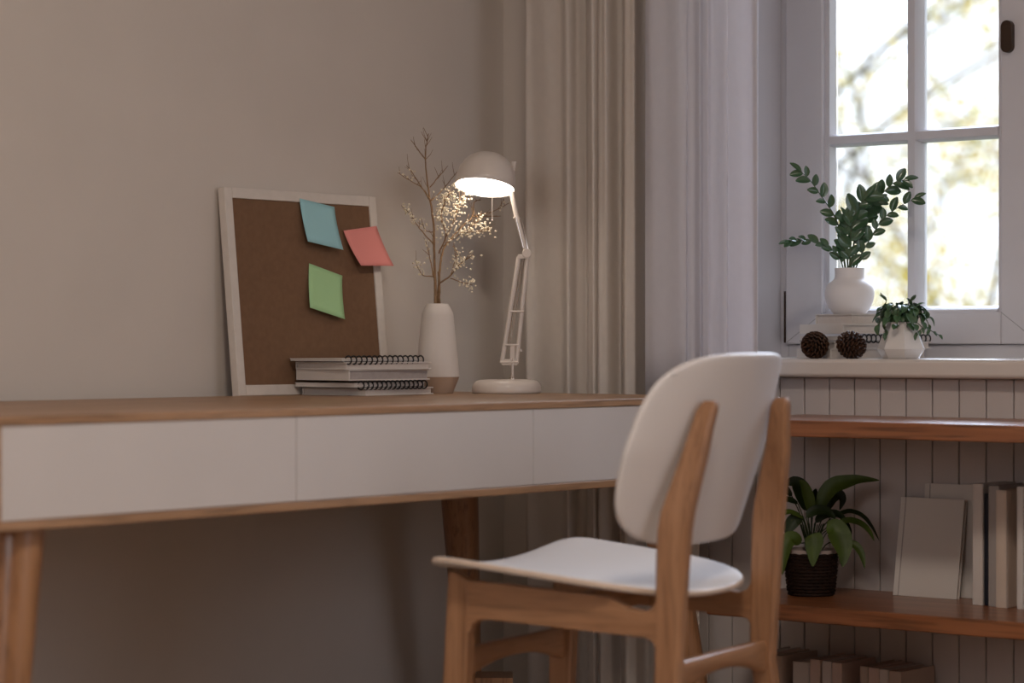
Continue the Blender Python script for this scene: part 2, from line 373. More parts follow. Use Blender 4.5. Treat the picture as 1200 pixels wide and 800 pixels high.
# ------------------------------------------------------------------ desk
DX0, DX1, DYF, DYB = -2.037, -.258, -.77, -.035
dk = thing('desk', 'long oak desk with white drawer fronts against the wall', 'desk', (DX0, DYF, 0))
L = DX1-DX0; D = DYB-DYF
obj('tabletop', bx(0, L, 0, D, .7122, .7250), M['desk_wood'], dk, bevel=.0015)
obj('bottom_board', bx(0, L, 0, D, .5685, .5818), M['desk_wood'], dk, bevel=.0015)
for a, b in ((0, .0140), (L-.014, L)): obj('side_panel', bx(a, b, 0, D, .5818, .7122), M['desk_wood'], dk)
obj('back_panel', bx(.014, L-.014, D-.012, D, .5818, .7122), M['desk_wood'], dk)
for a, b in ((.0150, .5905), (.5920, 1.1742), (1.1757, L-.0150)):
    bm = bx(a, b, .0015, .0185, .5826, .7114)
    d = obj('drawer', bm, M['drawer'], dk, bevel=.0008)
    bm = B(); box(bm, a+.02, b-.02, .0185, .55, .5836, .590)
    for q in ((a+.02, a+.032), (b-.032, b-.02)): box(bm, q[0], q[1], .0185, .55, .590, .68)
    obj('drawer_box', bm, M['desk_wood'], d)
for lx, ly, sx, sy in ((.092, .060, -.13, -.06), (L-.172, .060, .2, -.10), (.087, D-.20, -.2, .10), (L-.172, D-.20, .2, .10)):
    bm = B(); H = .5685
    tube(bm, [(lx+sx*H*(1-k/8), ly+sy*H*(1-k/8), .0+H*k/8) for k in range(9)], [.0205+.0185*k/8 for k in range(9)], 28)
    obj('leg', bm, M['desk_leg'], dk, sharp=60)

# ------------------------------------------------------------------ shelves
def shelf(name, z0, z1, label, xf=-.353):
    t = obj(name, bx(xf, -.0155, -2.45, -.776, z0, z1), M['shelf_wood'], bevel=.003)
    return tag(t, label, 'shelf')
shelf('wall_shelf', .6545, .6850, 'upper reddish wooden wall shelf, empty, right under the window sill')
shelf('wall_shelf', .318, .348, 'middle reddish wooden wall shelf holding the basket plant and standing books')
shelf('wall_shelf', .0, .030, 'lowest reddish wooden shelf near the floor under the short books')

# ------------------------------------------------------------------ chair
ch = thing('dining_chair', 'white and oak chair pulled up to the desk, seen from behind', 'chair', (-1.0589, -1.2909, 0), R(9.5))
def rear_leg(sgn):
    # rows: z, y centre, half depth, x offset inward (towards the centre)
    rows = [(0, -.070, .0145, -.02), (.12, -.036, .0165, -.012), (.24, -.008, .018, -.004), (.3275, .006, .0195, 0), (.40, .003, .0215, 0), (.45, .001, .0225, 0), (.50, -.001, .0240, 0), (.55, -.004, .0250, .0), (.5775, -.008, .0245, .002), (.62, -.018, .0215, .010), (.66, -.0275, .0190, .018), (.70, -.034, .0160, .029), (.726, -.0395, .0145, .036), (.735, -.042, .0125, .038), (.7405, -.044, .008, .0385)]
    bm = B(); rings = []
    for z, y, h, off in [(r.x, r.y, r.z, None) for r in []] or rows:
        x = sgn*(.170-off); t_ = .0125 if z < .735 else .0125*(.75 if z < .744 else .45)
        t_ = t_*(1.0 if z < .6 else 1-.12*(z-.6)/.15)
        c = min(t_, h)*.36; ring = []
        for sx, sy, a, b in ((-1, -1, 0, 1), (-1, -1, 1, 0), (1, -1, 1, 0), (1, -1, 0, 1), (1, 1, 0, 1), (1, 1, 1, 0), (-1, 1, 1, 0), (-1, 1, 0, 1)):
            ring.append(bm.verts.new((x+sx*(t_-c*a), y+sy*(h-c*b), z)))
        rings.append(ring)
    for a, b in zip(rings, rings[1:]):
        for i in range(8): bm.faces.new((a[i], a[(i+1) % 8], b[(i+1) % 8], b[i]))
    bm.faces.new(rings[0]); bm.faces.new(rings[-1])
    return obj('rear_leg', bm, M['chair_wood'], ch, sharp=40)
def front_leg(sgn):
    poly = [(.3650, .474), (.3395, .463), (.3385, .42), (.3440, .30), (.3600, .0), (.3870, .0), (.3870, .30), (.3800, .42), (.3765, .476)]
    bm = B(); prism(bm, poly, 'x', sgn*.170-.0125, sgn*.170+.0125)
    return obj('front_leg', bm, M['chair_wood'], ch, bevel=.005, seg=3)
def fil(cx, cz, r, a0, a1, n=6): return [(cx+r*math.cos(R(a0+(a1-a0)*i/n)), cz+r*math.sin(R(a0+(a1-a0)*i/n))) for i in range(n+1)]
def side_rail(sgn):
    poly = [(.0185, .365)]+[(.0215, .378), (.028, .388), (.040, .3925)]+[(.300, .4045), (.322, .4035), (.334, .396), (.3385, .384), (.3455, .384), (.3455, .463), (.120, .4505), (.095, .447), (.070, .4335), (.045, .430), (.030, .4345), (.022, .446), (.0185, .462)]
    bm = B(); prism(bm, poly, 'x', sgn*.170-.0115, sgn*.170+.0115)
    return obj('side_rail', bm, M['chair_wood_y'], ch, bevel=.003, seg=2)
for s in (-1, 1): rear_leg(s); front_leg(s); side_rail(s)
def stretcher(name, yc, zc, hy):
    bm = B(); rows = []
    for k in range(17):
        u = -1+2*k/16; x = u*.161
        h = .0135+.0125*abs(u)**2.2; zz = zc+.012*(1-u*u)-.004
        rows.append([bm.verts.new((x, yc+a*hy, zz+b*h)) for a, b in ((-1, -.8), (-.7, -1), (.7, -1), (1, -.8), (1, .8), (.7, 1), (-.7, 1), (-1, .8))])
    for a, b in zip(rows, rows[1:]):
        for i in range(8): bm.faces.new((a[i], a[(i+1) % 8], b[(i+1) % 8], b[i]))
    bm.faces.new(rows[0]); bm.faces.new(rows[-1])
    obj(name, bm, M['chair_wood_x'], ch, sharp=60)
stretcher('front_stretcher', .366, .335, .009)
stretcher('rear_stretcher', .004, .335, .009)
obj('seat_rail', bx(-.16, .16, .20, .222, .405, .440), M['chair_wood_x'], ch, bevel=.003)
def shell(name, grid, thick, m, parent, lev=2):
    bm = B(); V = [[bm.verts.new(p) for p in row] for row in grid]
    for a, b in zip(V, V[1:]):
        for i in range(len(a)-1): bm.faces.new((a[i], a[i+1], b[i+1], b[i]))
    o = obj(name, bm, m, parent, sharp=0)
    so = o.modifiers.new('ply', 'SOLIDIFY'); so.thickness = thick; so.offset = 0
    be = o.modifiers.new('edge', 'BEVEL'); be.width = thick*.42; be.segments = 3; be.limit_method = 'ANGLE'; be.angle_limit = R(40)
    return o
def superell(u, v, n):     # square grid -> rounded rectangle
    if u == 0 and v == 0: return 0, 0
    m = max(abs(u), abs(v)); a, b = u/m, v/m
    k = (abs(a)**n+abs(b)**n)**(-1/n)
    return a*k*m, b*k*m
# seat: saddle plywood, rounded front, half-ellipse rear
g = []; N = 28
for j in range(N+1):
    row = []
    for i in range(N+1):
        u, v = -1+2*i/N, -1+2*j/N
        m_ = max(abs(u), abs(v)); k = 1.0
        uu, vv = superell(u, v, 2.7 if v < 0 else 9)
        hw = .212+.020*((vv+1)/2)
        x = uu*hw; y = .200+.200*vv
        z = .4525+.030*((vv+1)/2)+.020*(uu*uu)*(.35+.65*(vv+1)/2)-.006*max(0, (vv-.7)/.3)**2-.004*(1-uu*uu)
        row.append((x, y, z))
    g.append(row)
so_ = shell('seat', g, .010, M['chair_white'], ch); so_.data.materials.append(M['ply_edge']); so_.modifiers['ply'].material_offset_rim = 1
# backrest
g = []; NU, NV = 32, 24
for j in range(NV+1):
    row = []
    for i in range(NU+1):
        u, v = -1+2*i/NU, -1+2*j/NV
        uu, vv = superell(u, v, 4.2)
        hw = .231+.015*(1-abs(vv))-.012*max(0, vv)
        x = uu*hw; z = .6675+.140*vv+(.006*(1-uu*uu) if v < 0 else .003*(1-uu*uu))*(-1 if v < 0 else 1)*abs(vv)
        lean = -(z-.62)*.30
        y = -.003+lean+.058*uu*uu
        row.append((x, y, z))
    g.append(row)
shell('backrest', g, .010, M['chair_white'], ch)

# ------------------------------------------------------------------ pinboard and notes
pb = thing('pinboard', 'brown pinboard in a white frame leaning on the wall', 'pinboard', (-.6555, -.065, .7254))
pb.rotation_euler = (R(-5.75), 0, 0)
W2, HB, FW = .2145, .3985, .0205
bm = B(); box(bm, -W2, -W2+FW, 0, .018, 0, HB); box(bm, W2-FW, W2, 0, .018, 0, HB)
box(bm, -W2+FW, W2-FW, 0, .018, 0, FW); box(bm, -W2+FW, W2-FW, 0, .018, HB-FW, HB)
obj('frame', bm, M['white_frame'], pb, bevel=.0015)
obj('board', bx(-W2+FW, W2-FW, .0035, .014, FW, HB-FW), M['cork'], pb)
PBM = Matrix.Translation(pb.location) @ Euler(pb.rotation_euler).to_matrix().to_4x4()
def note(cs, m, label, y0, lift, twist):
    bm = B(); N = 8; rows = []
    o = Vector(((cs[0][0]+cs[1][0])/2, 0, (cs[0][1]+cs[1][1])/2))
    for j in range(N+1):
        v = j/N; row = []
        for i in range(N+1):
            u = i/N
            a = Vector(cs[0]).lerp(Vector(cs[1]), u); b = Vector(cs[3]).lerp(Vector(cs[2]), u); p = a.lerp(b, v)
            yy = y0-(lift+twist*(u-.5))*v**1.6
            row.append(bm.verts.new((p.x-o.x, yy, p.y-o.z)))
        rows.append(row)
    for a, b in zip(rows, rows[1:]):
        for i in range(N): bm.faces.new((a[i], a[i+1], b[i+1], b[i]))
    ob = obj('sticky_note', bm, m, sharp=0); ob.matrix_world = PBM @ Matrix.Translation(o)
    s = ob.modifiers.new('paper', 'SOLIDIFY'); s.thickness = .0004; s.offset = 0
    tag(ob, label, 'sticky note', 'sticky notes on the pinboard')
note([(-.0103, .385), (.0881, .3723), (.0853, .284), (-.0107, .2984)], M['blue'], 'light blue sticky note at the top of the pinboard', -.0008, .016, .004)
note([(.1094, .3258), (.2088, .3385), (.2342, .2559), (.1319, .2535)], M['red'], 'coral red sticky note overlapping the pinboard\'s white frame', -.0008, .018, -.004)
note([(.0065, .2578), (.0997, .2353), (.0811, .1464), (-.0132, .1689)], M['green'], 'light green sticky note below the blue one on the pinboard', .0025, .014, .003)

# ------------------------------------------------------------------ books and notebooks lying flat
def ring_mesh():
    bm = B(); rr = .0078
    tube(bm, [(0, rr*math.cos(2*PI*i/14), rr*math.sin(2*PI*i/14)) for i in range(14)], .0016, 6, True)
    me = finish(bm, 'ring'); me.materials.append(M['wire']); return me
RING = ring_mesh()
def lying_book(x, y, z, yaw, L, W, T, spine, label, group, pg='pages', cov='cover'):
    # origin: near corner; local x along L, local y along W (away from the viewer)
    t = thing('book', label, 'book', (x, y, z), R(yaw), group)
    c = .0022
    bm = B(); box(bm, 0, L, 0, W, 0, c); box(bm, 0, L, 0, W, T-c, T)
    if spine == 'left': box(bm, 0, .003, 0, W, c, T-c)
    elif spine == 'front': box(bm, 0, L, 0, .003, c, T-c)
    else: box(bm, 0, L, W-.003, W, c, T-c)
    obj('cover', bm, M[cov], t)
    a = .0035; a0x = .003 if spine == 'left' else a; a0y = .003 if spine == 'front' else a; a1y = W-.003 if spine == 'back' else W-a
    obj('page_block', bx(a0x, L-a, a0y, a1y, c, T-c), M[pg], t)
    return t
def lying_notebook(x, y, z, yaw, L, W, T, r0, r1, nr, label, group, dark=False):
    t = thing('spiral_notebook', label, 'notebook', (x, y, z), R(yaw), group)
    obj('back_cover', bx(0, L, 0, W, 0, .001), M['cover_dark'], t)
    obj('page_block', bx(.001, L-.001, .001, W-.001, .001, T-.0012), M['cover'], t)
    obj('front_cover', bx(0, L, 0, W, T-.0012, T), M['cover_dark' if dark else 'cover'], t)
    for i in range(nr):
        inst('ring', RING, t, Matrix.Translation((r0+(r1-r0)*i/(nr-1), -.0050, T/2)) @ Euler((0, 0, .12)).to_matrix().to_4x4())
    return t
zt = .7252; G = 'books stacked on the desk'
lying_book(-.697, -.230, zt, 3, .21, .158, .0142, 'back', 'white book lying at the bottom of the stack on the desk', G)
zt += .0144
lying_notebook(-.719, -.222, zt+.0005, 0.5, .205, .155, .0092, .012, .196, 15, 'lower black spiral notebook in the desk stack, under a thick book', G)
zt += .0146
lying_book(-.7354, -.222, zt, -6.5, .208, .155, .0205, 'left', 'thickest book in the middle of the desk stack, with greyish page edges', G, 'pages_shade')
zt += .0207
lying_book(-.743, -.222, zt, -8.5, .212, .155, .0142, 'back', 'white book second from the top of the desk stack', G)
zt += .0144
lying_notebook(-.747, -.215, zt+.0006, -6, .205, .152, .0062, .012, .198, 15, 'black spiral notebook lying on top of the desk stack', G)
# book stack on the sill
zs = .7952; G = 'books stacked on the window sill'
lying_book(-.005, -.8312, zs, -30, .216, .142, .0190, 'left', 'grey-white book lying at the bottom of the sill stack', G); zs += .0192
lying_book(.0, -.8359, zs, -31, .216, .146, .0140, 'back', 'thin white book second from the bottom of the sill stack', G); zs += .0143
lying_notebook(.0, -.8495, zs+.0005, -24, .216, .142, .0098, .055, .208, 15, 'black spiral notebook in the middle of the sill stack', G); zs += .0150
lying_book(.0, -.8573, zs, -21, .208, .142, .0185, 'left', 'thick white book under the topmost one of the sill stack', G); zs += .0187
lying_book(.020, -.8628, zs, -22, .180, .118, .0205, 'back', 'topmost white book of the sill stack, under the round pot', G); zs += .0207
ZTOP = zs

# ------------------------------------------------------------------ vase with twigs
YAW = -R(51)
t = thing('flower_vase', 'white faceted vase with a bare clay base on the desk', 'vase', (-.434, -.184, .7252), YAW)
prof_b = [(0, 0), (.0300, 0), (.0312, .0015), (.0435, .0330)]
prof_w = [(.0437, .0330), (.0440, .0345), (.0432, .040), (.0318, .155), (.0308, .160), (.0225, .1765), (.0210, .1785), (.0185, .1785), (.0180, .174), (.018, .120), (0, .120)]
obj('clay_base', lathe(B(), prof_b, 40, cap=False), M['bare_clay'], t, sharp=28)
obj('body', lathe(B(), prof_w, 40, cap=False), M['ceramic'], t, sharp=28)
K = .0017/3.807
def tw(x, z, d=0.0): return Vector(((x-200)*K, d, .178+(785-z)*K))
t = thing('dried_branch', 'dried twigs with small cream buds standing in the vase', 'twigs', (-.434, -.184, .7252), YAW)
rnd = random.Random(3)
segs = []
def stem(pts, r0, r1, d0=0., d1=0., k=5):
    n = len(pts); P = [tw(x, z, d0+(d1-d0)*i/(n-1)+(rnd.uniform(-.004, .004) if 0 < i else 0)) for i, (x, z) in enumerate(pts)]
    S = spline(P, k); S = [p+Vector((rnd.uniform(-1, 1), rnd.uniform(-1, 1), rnd.uniform(-1, 1)))*.0006 for p in S]
    segs.append((S, r0, r1)); return S
A = []
A.append(stem([(193, 905), (191, 785), (188, 660), (184, 540), (182, 430), (168, 330), (155, 250), (146, 140), (150, 70), (160, 25)], .0034, .0008, 0, .01))
A.append(stem([(205, 905), (201, 785), (204, 690), (212, 590), (232, 520), (300, 440), (352, 385), (360, 320), (388, 308)], .0032, .0008, 0, .12))
A.append(stem([(210, 905), (208, 785), (208, 720), (204, 640)], .0028, .002, .004, .006))
A.append(stem([(146, 140), (112, 95), (80, 50)], .0013, .0006, .008, .02))
A.append(stem([(162, 315), (132, 270), (90, 245), (25, 205)], .0016, .0006, 0, -.03))
A.append(stem([(132, 270), (96, 212), (60, 165)], .0012, .0006, 0, .02))
A.append(stem([(172, 325), (230, 255), (290, 170)], .0015, .0006, 0, .11))
A.append(stem([(166, 265), (215, 210), (247, 172)], .0012, .0006, 0, -.02))
A.append(stem([(352, 385), (420, 382), (480, 378)], .0012, .0006, .095, .13))
A.append(stem([(355, 385), (450, 355), (520, 315)], .0012, .0006, .095, .16))
A.append(stem([(205, 695), (260, 658), (300, 610), (362, 568)], .0018, .0006, 0, -.03))
A.append(stem([(258, 672), (310, 688), (355, 700)], .0012, .0006, 0, .03))
A.append(stem([(258, 660), (275, 600), (292, 545)], .0011, .0006, 0, .02))
A.append(stem([(183, 520), (130, 460), (92, 410), (62, 365)], .0016, .0006, 0, -.02))
A.append(stem([(182, 665), (165, 585), (145, 500)], .0014, .0006, 0, .03))
A.append(stem([(180, 662), (132, 655), (105, 600)], .0012, .0006, 0, -.02))
A.append(stem([(205, 560), (238, 480), (216, 400), (235, 330), (262, 290)], .0018, .0006, 0, -.03))
A.append(stem([(238, 490), (280, 400), (290, 340), (330, 310)], .0013, .0006, -.01, .03))
A.append(stem([(225, 530), (290, 480), (350, 440), (395, 400)], .0013, .0006, 0, .01))
A.append(stem([(300, 470), (360, 465), (430, 455)], .0011, .0006, 0, -.02))
A.append(stem([(182, 465), (145, 455), (125, 400)], .0010, .0005, 0, .02))
A.append(stem([(182, 400), (215, 370), (240, 300)], .0011, .0005, 0, .01))
# short spurs
for S, r0, r1 in list(segs):
    if len(S) < 12: pass
    for q in range(max(3, len(S)//3)):
        i = rnd.randrange(len(S)//3, len(S)-1)
        if S[i].z < .25: continue
        d = (S[i+1]-S[i]).normalized(); v = (d*.8+Vector((rnd.uniform(-1, 1), rnd.uniform(-1, 1), rnd.uniform(-.2, 1)))).normalized()
        segs.append(([S[i], S[i]+v*rnd.uniform(.006, .02), S[i]+v*.022+Vector((0, 0, rnd.uniform(-.004, .008)))], .0007, .0003))
bm = B()
for S, r0, r1 in segs:
    tube(bm, S, [r0+(r1-r0)*i/(len(S)-1) for i in range(len(S))], 6)
obj('branches', bm, M['twig'], t, sharp=0)
bm = B()
def bud(p, s):
    m = Matrix.Translation(p) @ Euler((rnd.uniform(0, 6), rnd.uniform(0, 6), rnd.uniform(0, 6))).to_matrix().to_4x4() @ Matrix.Diagonal((s, s, s*1.35, 1))
    bmesh.ops.create_icosphere(bm, subdivisions=1, radius=1, matrix=m)
def cluster(S, a, n, spread):
    for _ in range(n):
        p = S[min(len(S)-1, int((a+(1-a)*rnd.random())*len(S)))]
        bud(p+Vector((rnd.gauss(0, spread), rnd.gauss(0, spread), rnd.gauss(0, spread))), rnd.uniform(.0013, .0024))
cluster(A[16], .25, 150, .0085); cluster(A[17], .15, 95, .008); cluster(A[18], .2, 80, .007); cluster(A[19], .2, 55, .006)
cluster(A[10], .55, 50, .006); cluster(A[11], .3, 40, .006); cluster(A[12], .3, 26, .005); cluster(A[13], .6, 34, .005); cluster(A[15], .5, 22, .005); cluster(A[21], .4, 40, .006)
cluster(A[14], .4, 10, .004); cluster(A[9], .6, 8, .004); cluster(A[20], .5, 10, .004); cluster(A[5], .5, 5, .004); cluster(A[4], .5, 5, .004)
obj('buds', bm, M['bud'], t, kind='stuff')

# ------------------------------------------------------------------ table lamp
lp = thing('table_lamp', 'white adjustable desk lamp with a lit dome shade on the desk', 'lamp', (-.3400, -.2850, .7252), YAW)
obj('base', lathe(B(), [(0, 0), (.066, 0), (.0685, .002), (.0690, .006), (.0685, .014), (.066, .020), (.061, .0245), (.054, .0268), (.040, .0276), (0, .0280)], 48), M['lamp'], lp, sharp=50)
obj('stem', lathe(B(), [(.007, .0275), (.007, .031), (.0042, .033), (.0042, .070), (.0, .070)], 20, (.0115, 0, 0)), M['chrome'], lp)
def V3(a, h, d=0): return Vector((a, d, h))
EL = (.0410, .2740); BR = (.0105, .0640)
for a0, a1, d in ((-.0095, .0245, 0), (.0195, .0415, 0)):
    obj('lower_arm', tube(B(), [V3(a0, .0600, d), V3(a1, .272, d)], .0046, 14), M['lamp'], lp)
for a0, h0, a1, h1 in ((.0025, .100, .0310, .268), (.0085, .100, .0350, .268)):
    obj('spring', tube(B(), [V3(a0, h0, .006), V3((a0+a1)/2, (h0+h1)/2, .0062), V3(a1, h1, .006)], .0013, 8), M['chrome'], lp)
for a0, a1, h in ((.0075, .0345, .163), (-.004, .024, .0965), (-.012, .023, .0620)):
    obj('cross_bar', tube(B(), [V3(a0, h, -.0045), V3(a1, h, -.0045)], .0020, 8), M['lamp'], lp)
bm = B(); box(bm, -.010, .0215, -.0035, .0035, .0560, .0680); box(bm, .0065, .0165, -.004, .004, .066, .098)
obj('bracket', bm, M['lamp'], lp, bevel=.0015)
obj('wing_screw', tube(B(), [V3(.022, .0835, 0), V3(.0275, .0845, 0), V3(.029, .0855, -.002)], [.0015, .0022, .0028], 10), M['lamp'], lp)
obj('elbow_joint', lathe(B(), [(0, -.0075), (.0085, -.0075), (.0092, -.006), (.0092, .006), (.0085, .0075), (0, .0075)], 20, mtx=Matrix.Translation((.0400, 0, .2790)) @ Matrix.Rotation(R(90), 4, 'X')), M['lamp'], lp)
obj('elbow_plate', bx(.022, .045, -.006, .006, .268, .2765), M['lamp'], lp, bevel=.001)
# upper arm: thick tube and a thin rod with its spring
obj('upper_arm', tube(B(), [V3(.0385, .2830), V3(.0180, .360), V3(.0085, .405), V3(.0125, .440), V3(.0120, .462)], [.0048, .0048, .0046, .004, .0035], 14), M['lamp'], lp)
obj('spring', tube(B(), [V3(.0425, .286, .006), V3(.0300, .345, .006), V3(.0235, .350, .006)], .0013, 8), M['chrome'], lp)
obj('spring', tube(B(), [V3(.0330, .290, -.006), V3(.0185, .348, -.006)], .0013, 8), M['chrome'], lp)
obj('cross_bar', tube(B(), [V3(.0140, .3500, -.0065), V3(.0270, .3480, .0065)], .0018, 8), M['lamp'], lp)
# shade: dome tilted towards the viewer
SHM = Matrix.Translation((-.0435, -.010, .4095)) @ Matrix.Rotation(R(6.5), 4, 'Y') @ Matrix.Rotation(R(-14.5), 4, 'X')
out = [(.0605, 0), (.0603, .010), (.0588, .024), (.0550, .038), (.0485, .050), (.0390, .0605), (.0270, .0675), (.0130, .0712), (0, .0722)]
prof = [(max(0, r-.0022), max(.0006, z-.0022) if i else .0006) for i, (r, z) in enumerate(out)][::-1]
prof = prof[:-1]+[(.0582, .0008)]
obj('lamp_shade', lathe(B(), prof+[(.0600, -.0004)]+out, 56, cap=False, mtx=SHM), M['lamp'], lp, sharp=60)
obj('diffuser', lathe(B(), [(0, -.0110), (.020, -.0100), (.038, -.0068), (.051, -.0020), (.0578, .0030), (.0578, .0045), (0, .0050)], 48, mtx=SHM), M['bulb'], lp)
bm = B(); tube(bm, [SHM @ Vector((.050, .004, .038)), V3(.0130, .447), V3(.0160, .462)], [.006, .005, .004], 12)
obj('shade_hinge', bm, M['lamp'], lp)
bm = B(); c0 = SHM @ Vector((.014, -.015, .003))
tube(bm, [c0, c0+Vector((.0002, 0, -.035)), c0+Vector((.0004, 0, -.070))], .0007, 6); bmesh.ops.create_icosphere(bm, subdivisions=2, radius=.0019, matrix=Matrix.Translation(c0+Vector((.0004, 0, -.071))))
obj('pull_cord', bm, M['lamp'], lp)
# unseen ceiling lamp, added as warm fill for the room
t = thing('added_ceiling_lamp', 'round white ceiling lamp added out of view as warm fill', 'lamp', (-2.5, -2.4, 2.6))
obj('canopy', lathe(B(), [(0, -.0005), (.24, -.0005), (.26, -.02), (.26, -.05), (.22, -.05), (0, -.05)], 40), M['lamp'], t)
obj('diffuser', lathe(B(), [(.24, -.05), (.22, -.075), (.12, -.092), (0, -.095)], 40, cap=False), M['bulb_c'], t)
ld = bpy.data.lights.new('ceiling_fill', 'AREA'); ld.shape = 'DISK'; ld.size = .46; ld.energy = CEIL_FILL_W; ld.color = (1.0, .87, .76)
lo = bpy.data.objects.new('ceiling_fill', ld); C.objects.link(lo); lo.parent = t; lo.location = (0, 0, -.10)

# ------------------------------------------------------------------ plants
def leaf_mesh(name, m, wf, fold=.25, bend=.15, n=6):
    # unit leaf: along +y, width along x, top side +z
    bm = B(); rows = []
    for j in range(n+1):
        v = j/n; hw = wf(v); z = -bend*v*v
        rows.append([bm.verts.new((s*hw, v, z+abs(s)*fold*hw)) for s in (-1, -.5, 0, .5, 1)])
    for a, b in zip(rows, rows[1:]):
        for i in range(4): bm.faces.new((a[i], a[i+1], b[i+1], b[i]))
    bmesh.ops.remove_doubles(bm, verts=bm.verts[:], dist=1e-5)
    me = finish(bm, name, 0); me.materials.append(m); return me
def leaf_at(me, parent, p, d, up, ln, wd, name='leaf'):
    y = Vector(d).normalized(); x = y.cross(Vector(up))
    if x.length < 1e-3: x = y.orthogonal()
    x.normalize(); z = x.cross(y)
    m = Matrix(((x.x*wd, y.x*ln, z.x*ln, p[0]), (x.y*wd, y.y*ln, z.y*ln, p[1]), (x.z*wd, y.z*ln, z.z*ln, p[2]), (0, 0, 0, 1)))
    return inst(name, me, parent, m)
oval = lambda v: .5*math.sin(PI*min(1, max(0, v*.96+.02)))**.6
lance = lambda v: .5*math.sin(PI*v**.85)**.9 if 0 < v < 1 else 0.0

# potted zz plant on top of the sill books
PX, PY = .118, -.800
pot = thing('plant_pot', 'round white matte pot with dark plant on the sill book stack', 'pot', (PX, PY, ZTOP+.0002), YAW)
obj('pot', lathe(B(), [(0, 0), (.030, 0), (.033, .0015), (.0425, .014), (.0482, .030), (.0496, .042), (.0478, .053), (.043, .061), (.034, .0675), (.0305, .071), (.0292, .078), (.0296, .0925), (.0270, .0925), (.0262, .080), (0, .080)], 44, cap=False), M['ceramic_cool'], pot, sharp=40)
zz = thing('zz_plant', 'dark glossy-leaved plant with arching stems in the round pot', 'plant', (PX, PY, ZTOP+.0002), YAW)
obj('soil', lathe(B(), [(0, .0805), (.0255, .0805), (.0250, .0845), (0, .0865)], 20, cap=False), M['soil'], zz)
KZ = .00171/5.717
def zp(x, y, d=0): return Vector(((x-489)*KZ, d, .0915+(745-y)*KZ))
LZ = leaf_mesh('leaf', M['leaf_zz'], oval, .3, .12)
rz = random.Random(11)
def zstem(pts, d1, r0=.0024, leaves=(), tip=None):
    n = len(pts); P = [zp(x, y, d1*i/(n-1)) for i, (x, y) in enumerate(pts)]
    P[0] = Vector((P[0].x*.5, 0, .083)); S = spline([P[0]]+[zp(pts[0][0], pts[0][1], 0)]+P[1:], 6)
    bm = B(); tube(bm, S, [r0*(1-.75*i/(len(S)-1)) for i in range(len(S))], 8); obj('stem', bm, M['stem_zz'], zz, sharp=0)
    for f, side, ln, sp in leaves:
        i = min(len(S)-2, int(f*(len(S)-1))); d = (S[i+1]-S[i]).normalized()
        s = Vector((-d.z, 0, d.x))*side
        dd = d*.75+s*sp+Vector((0, rz.uniform(-.35, .15), 0))
        up = Vector((rz.uniform(-.3, .3)-.2*side, -1, .35+rz.uniform(-.2, .3)))
        leaf_at(LZ, zz, S[i], dd, up, ln*KZ*5.717/.00171*.00171, ln*.60*KZ*5.717)
    if tip: leaf_at(LZ, zz, S[-2], (S[-1]-S[-3]), (0, -1, .6), tip*.00171, tip*.4*.00171)
def LV(fs, ln, sp=.7): return [(f, 1 if k % 2 else -1, ln*(1+.18*math.sin(k*2.3)), sp) for k, f in enumerate(fs)]
fr = lambda a, b, n: [a+(b-a)*k/(n-1) for k in range(n)]
zstem([(462, 745), (440, 600), (415, 470), (370, 370), (300, 270), (220, 160), (150, 95)], -.02, leaves=LV(fr(.42, .97, 12), 15, .75), tip=17)
zstem([(448, 745), (420, 680), (350, 612), (250, 572), (150, 560), (60, 572)], -.05, .0016, leaves=LV(fr(.30, .97, 12), 13, .32), tip=14)
zstem([(500, 745), (512, 620), (535, 480), (570, 380), (630, 300), (700, 250), (780, 175), (860, 150)], .0, leaves=LV(fr(.30, .97, 17), 18, .75), tip=18)
zstem([(515, 745), (545, 600), (575, 480), (605, 400), (640, 330), (700, 280)], .03, leaves=LV(fr(.38, .97, 11), 17, .75), tip=15)
zstem([(530, 745), (570, 640), (640, 520), (700, 420), (800, 340), (920, 275)], -.03, .0018, leaves=LV(fr(.28, .97, 13), 15, .6), tip=15)
zstem([(490, 745), (492, 600), (495, 480), (530, 350), (585, 270)], -.03, leaves=LV(fr(.24, .97, 13), 20, .8), tip=20)
zstem([(478, 745), (470, 620), (462, 520), (470, 440), (455, 400)], -.02, leaves=LV(fr(.35, .97, 9), 17, .8), tip=14)

# faceted white pot with a bushy trailing plant
QX, QY = .004, -.986
p2 = thing('plant_pot', 'glossy white faceted pot beside the sill books', 'pot', (QX, QY, .7952), YAW)
obj('pot', lathe(B(), [(0, 0), (.0350, 0), (.0365, .001), (.0478, .0185), (.0272, .0700), (.0262, .0705), (.0250, .0700), (.0300, .058), (0, .056)], 7, cap=False, mtx=Matrix.Rotation(R(12), 4, 'Z')), M['ceramic_gloss'], p2, bevel=.0012)
iv = thing('trailing_plant', 'bushy small-leaved trailing plant in the faceted pot', 'plant', (QX, QY, .7952), YAW)
KI = .00165/6.316
def ip(x, y, d=0): return Vector(((x-850)*KI, d, (555-y)*KI))
LI = leaf_mesh('leaf', M['leaf_ivy'], oval, .35, .45)
ri = random.Random(5)
def istem(P, r=.0009):
    S = spline(P, 5); bm = B(); tube(bm, S, r, 6); obj('stem', bm, M['stem_zz'], iv, sharp=0); return S
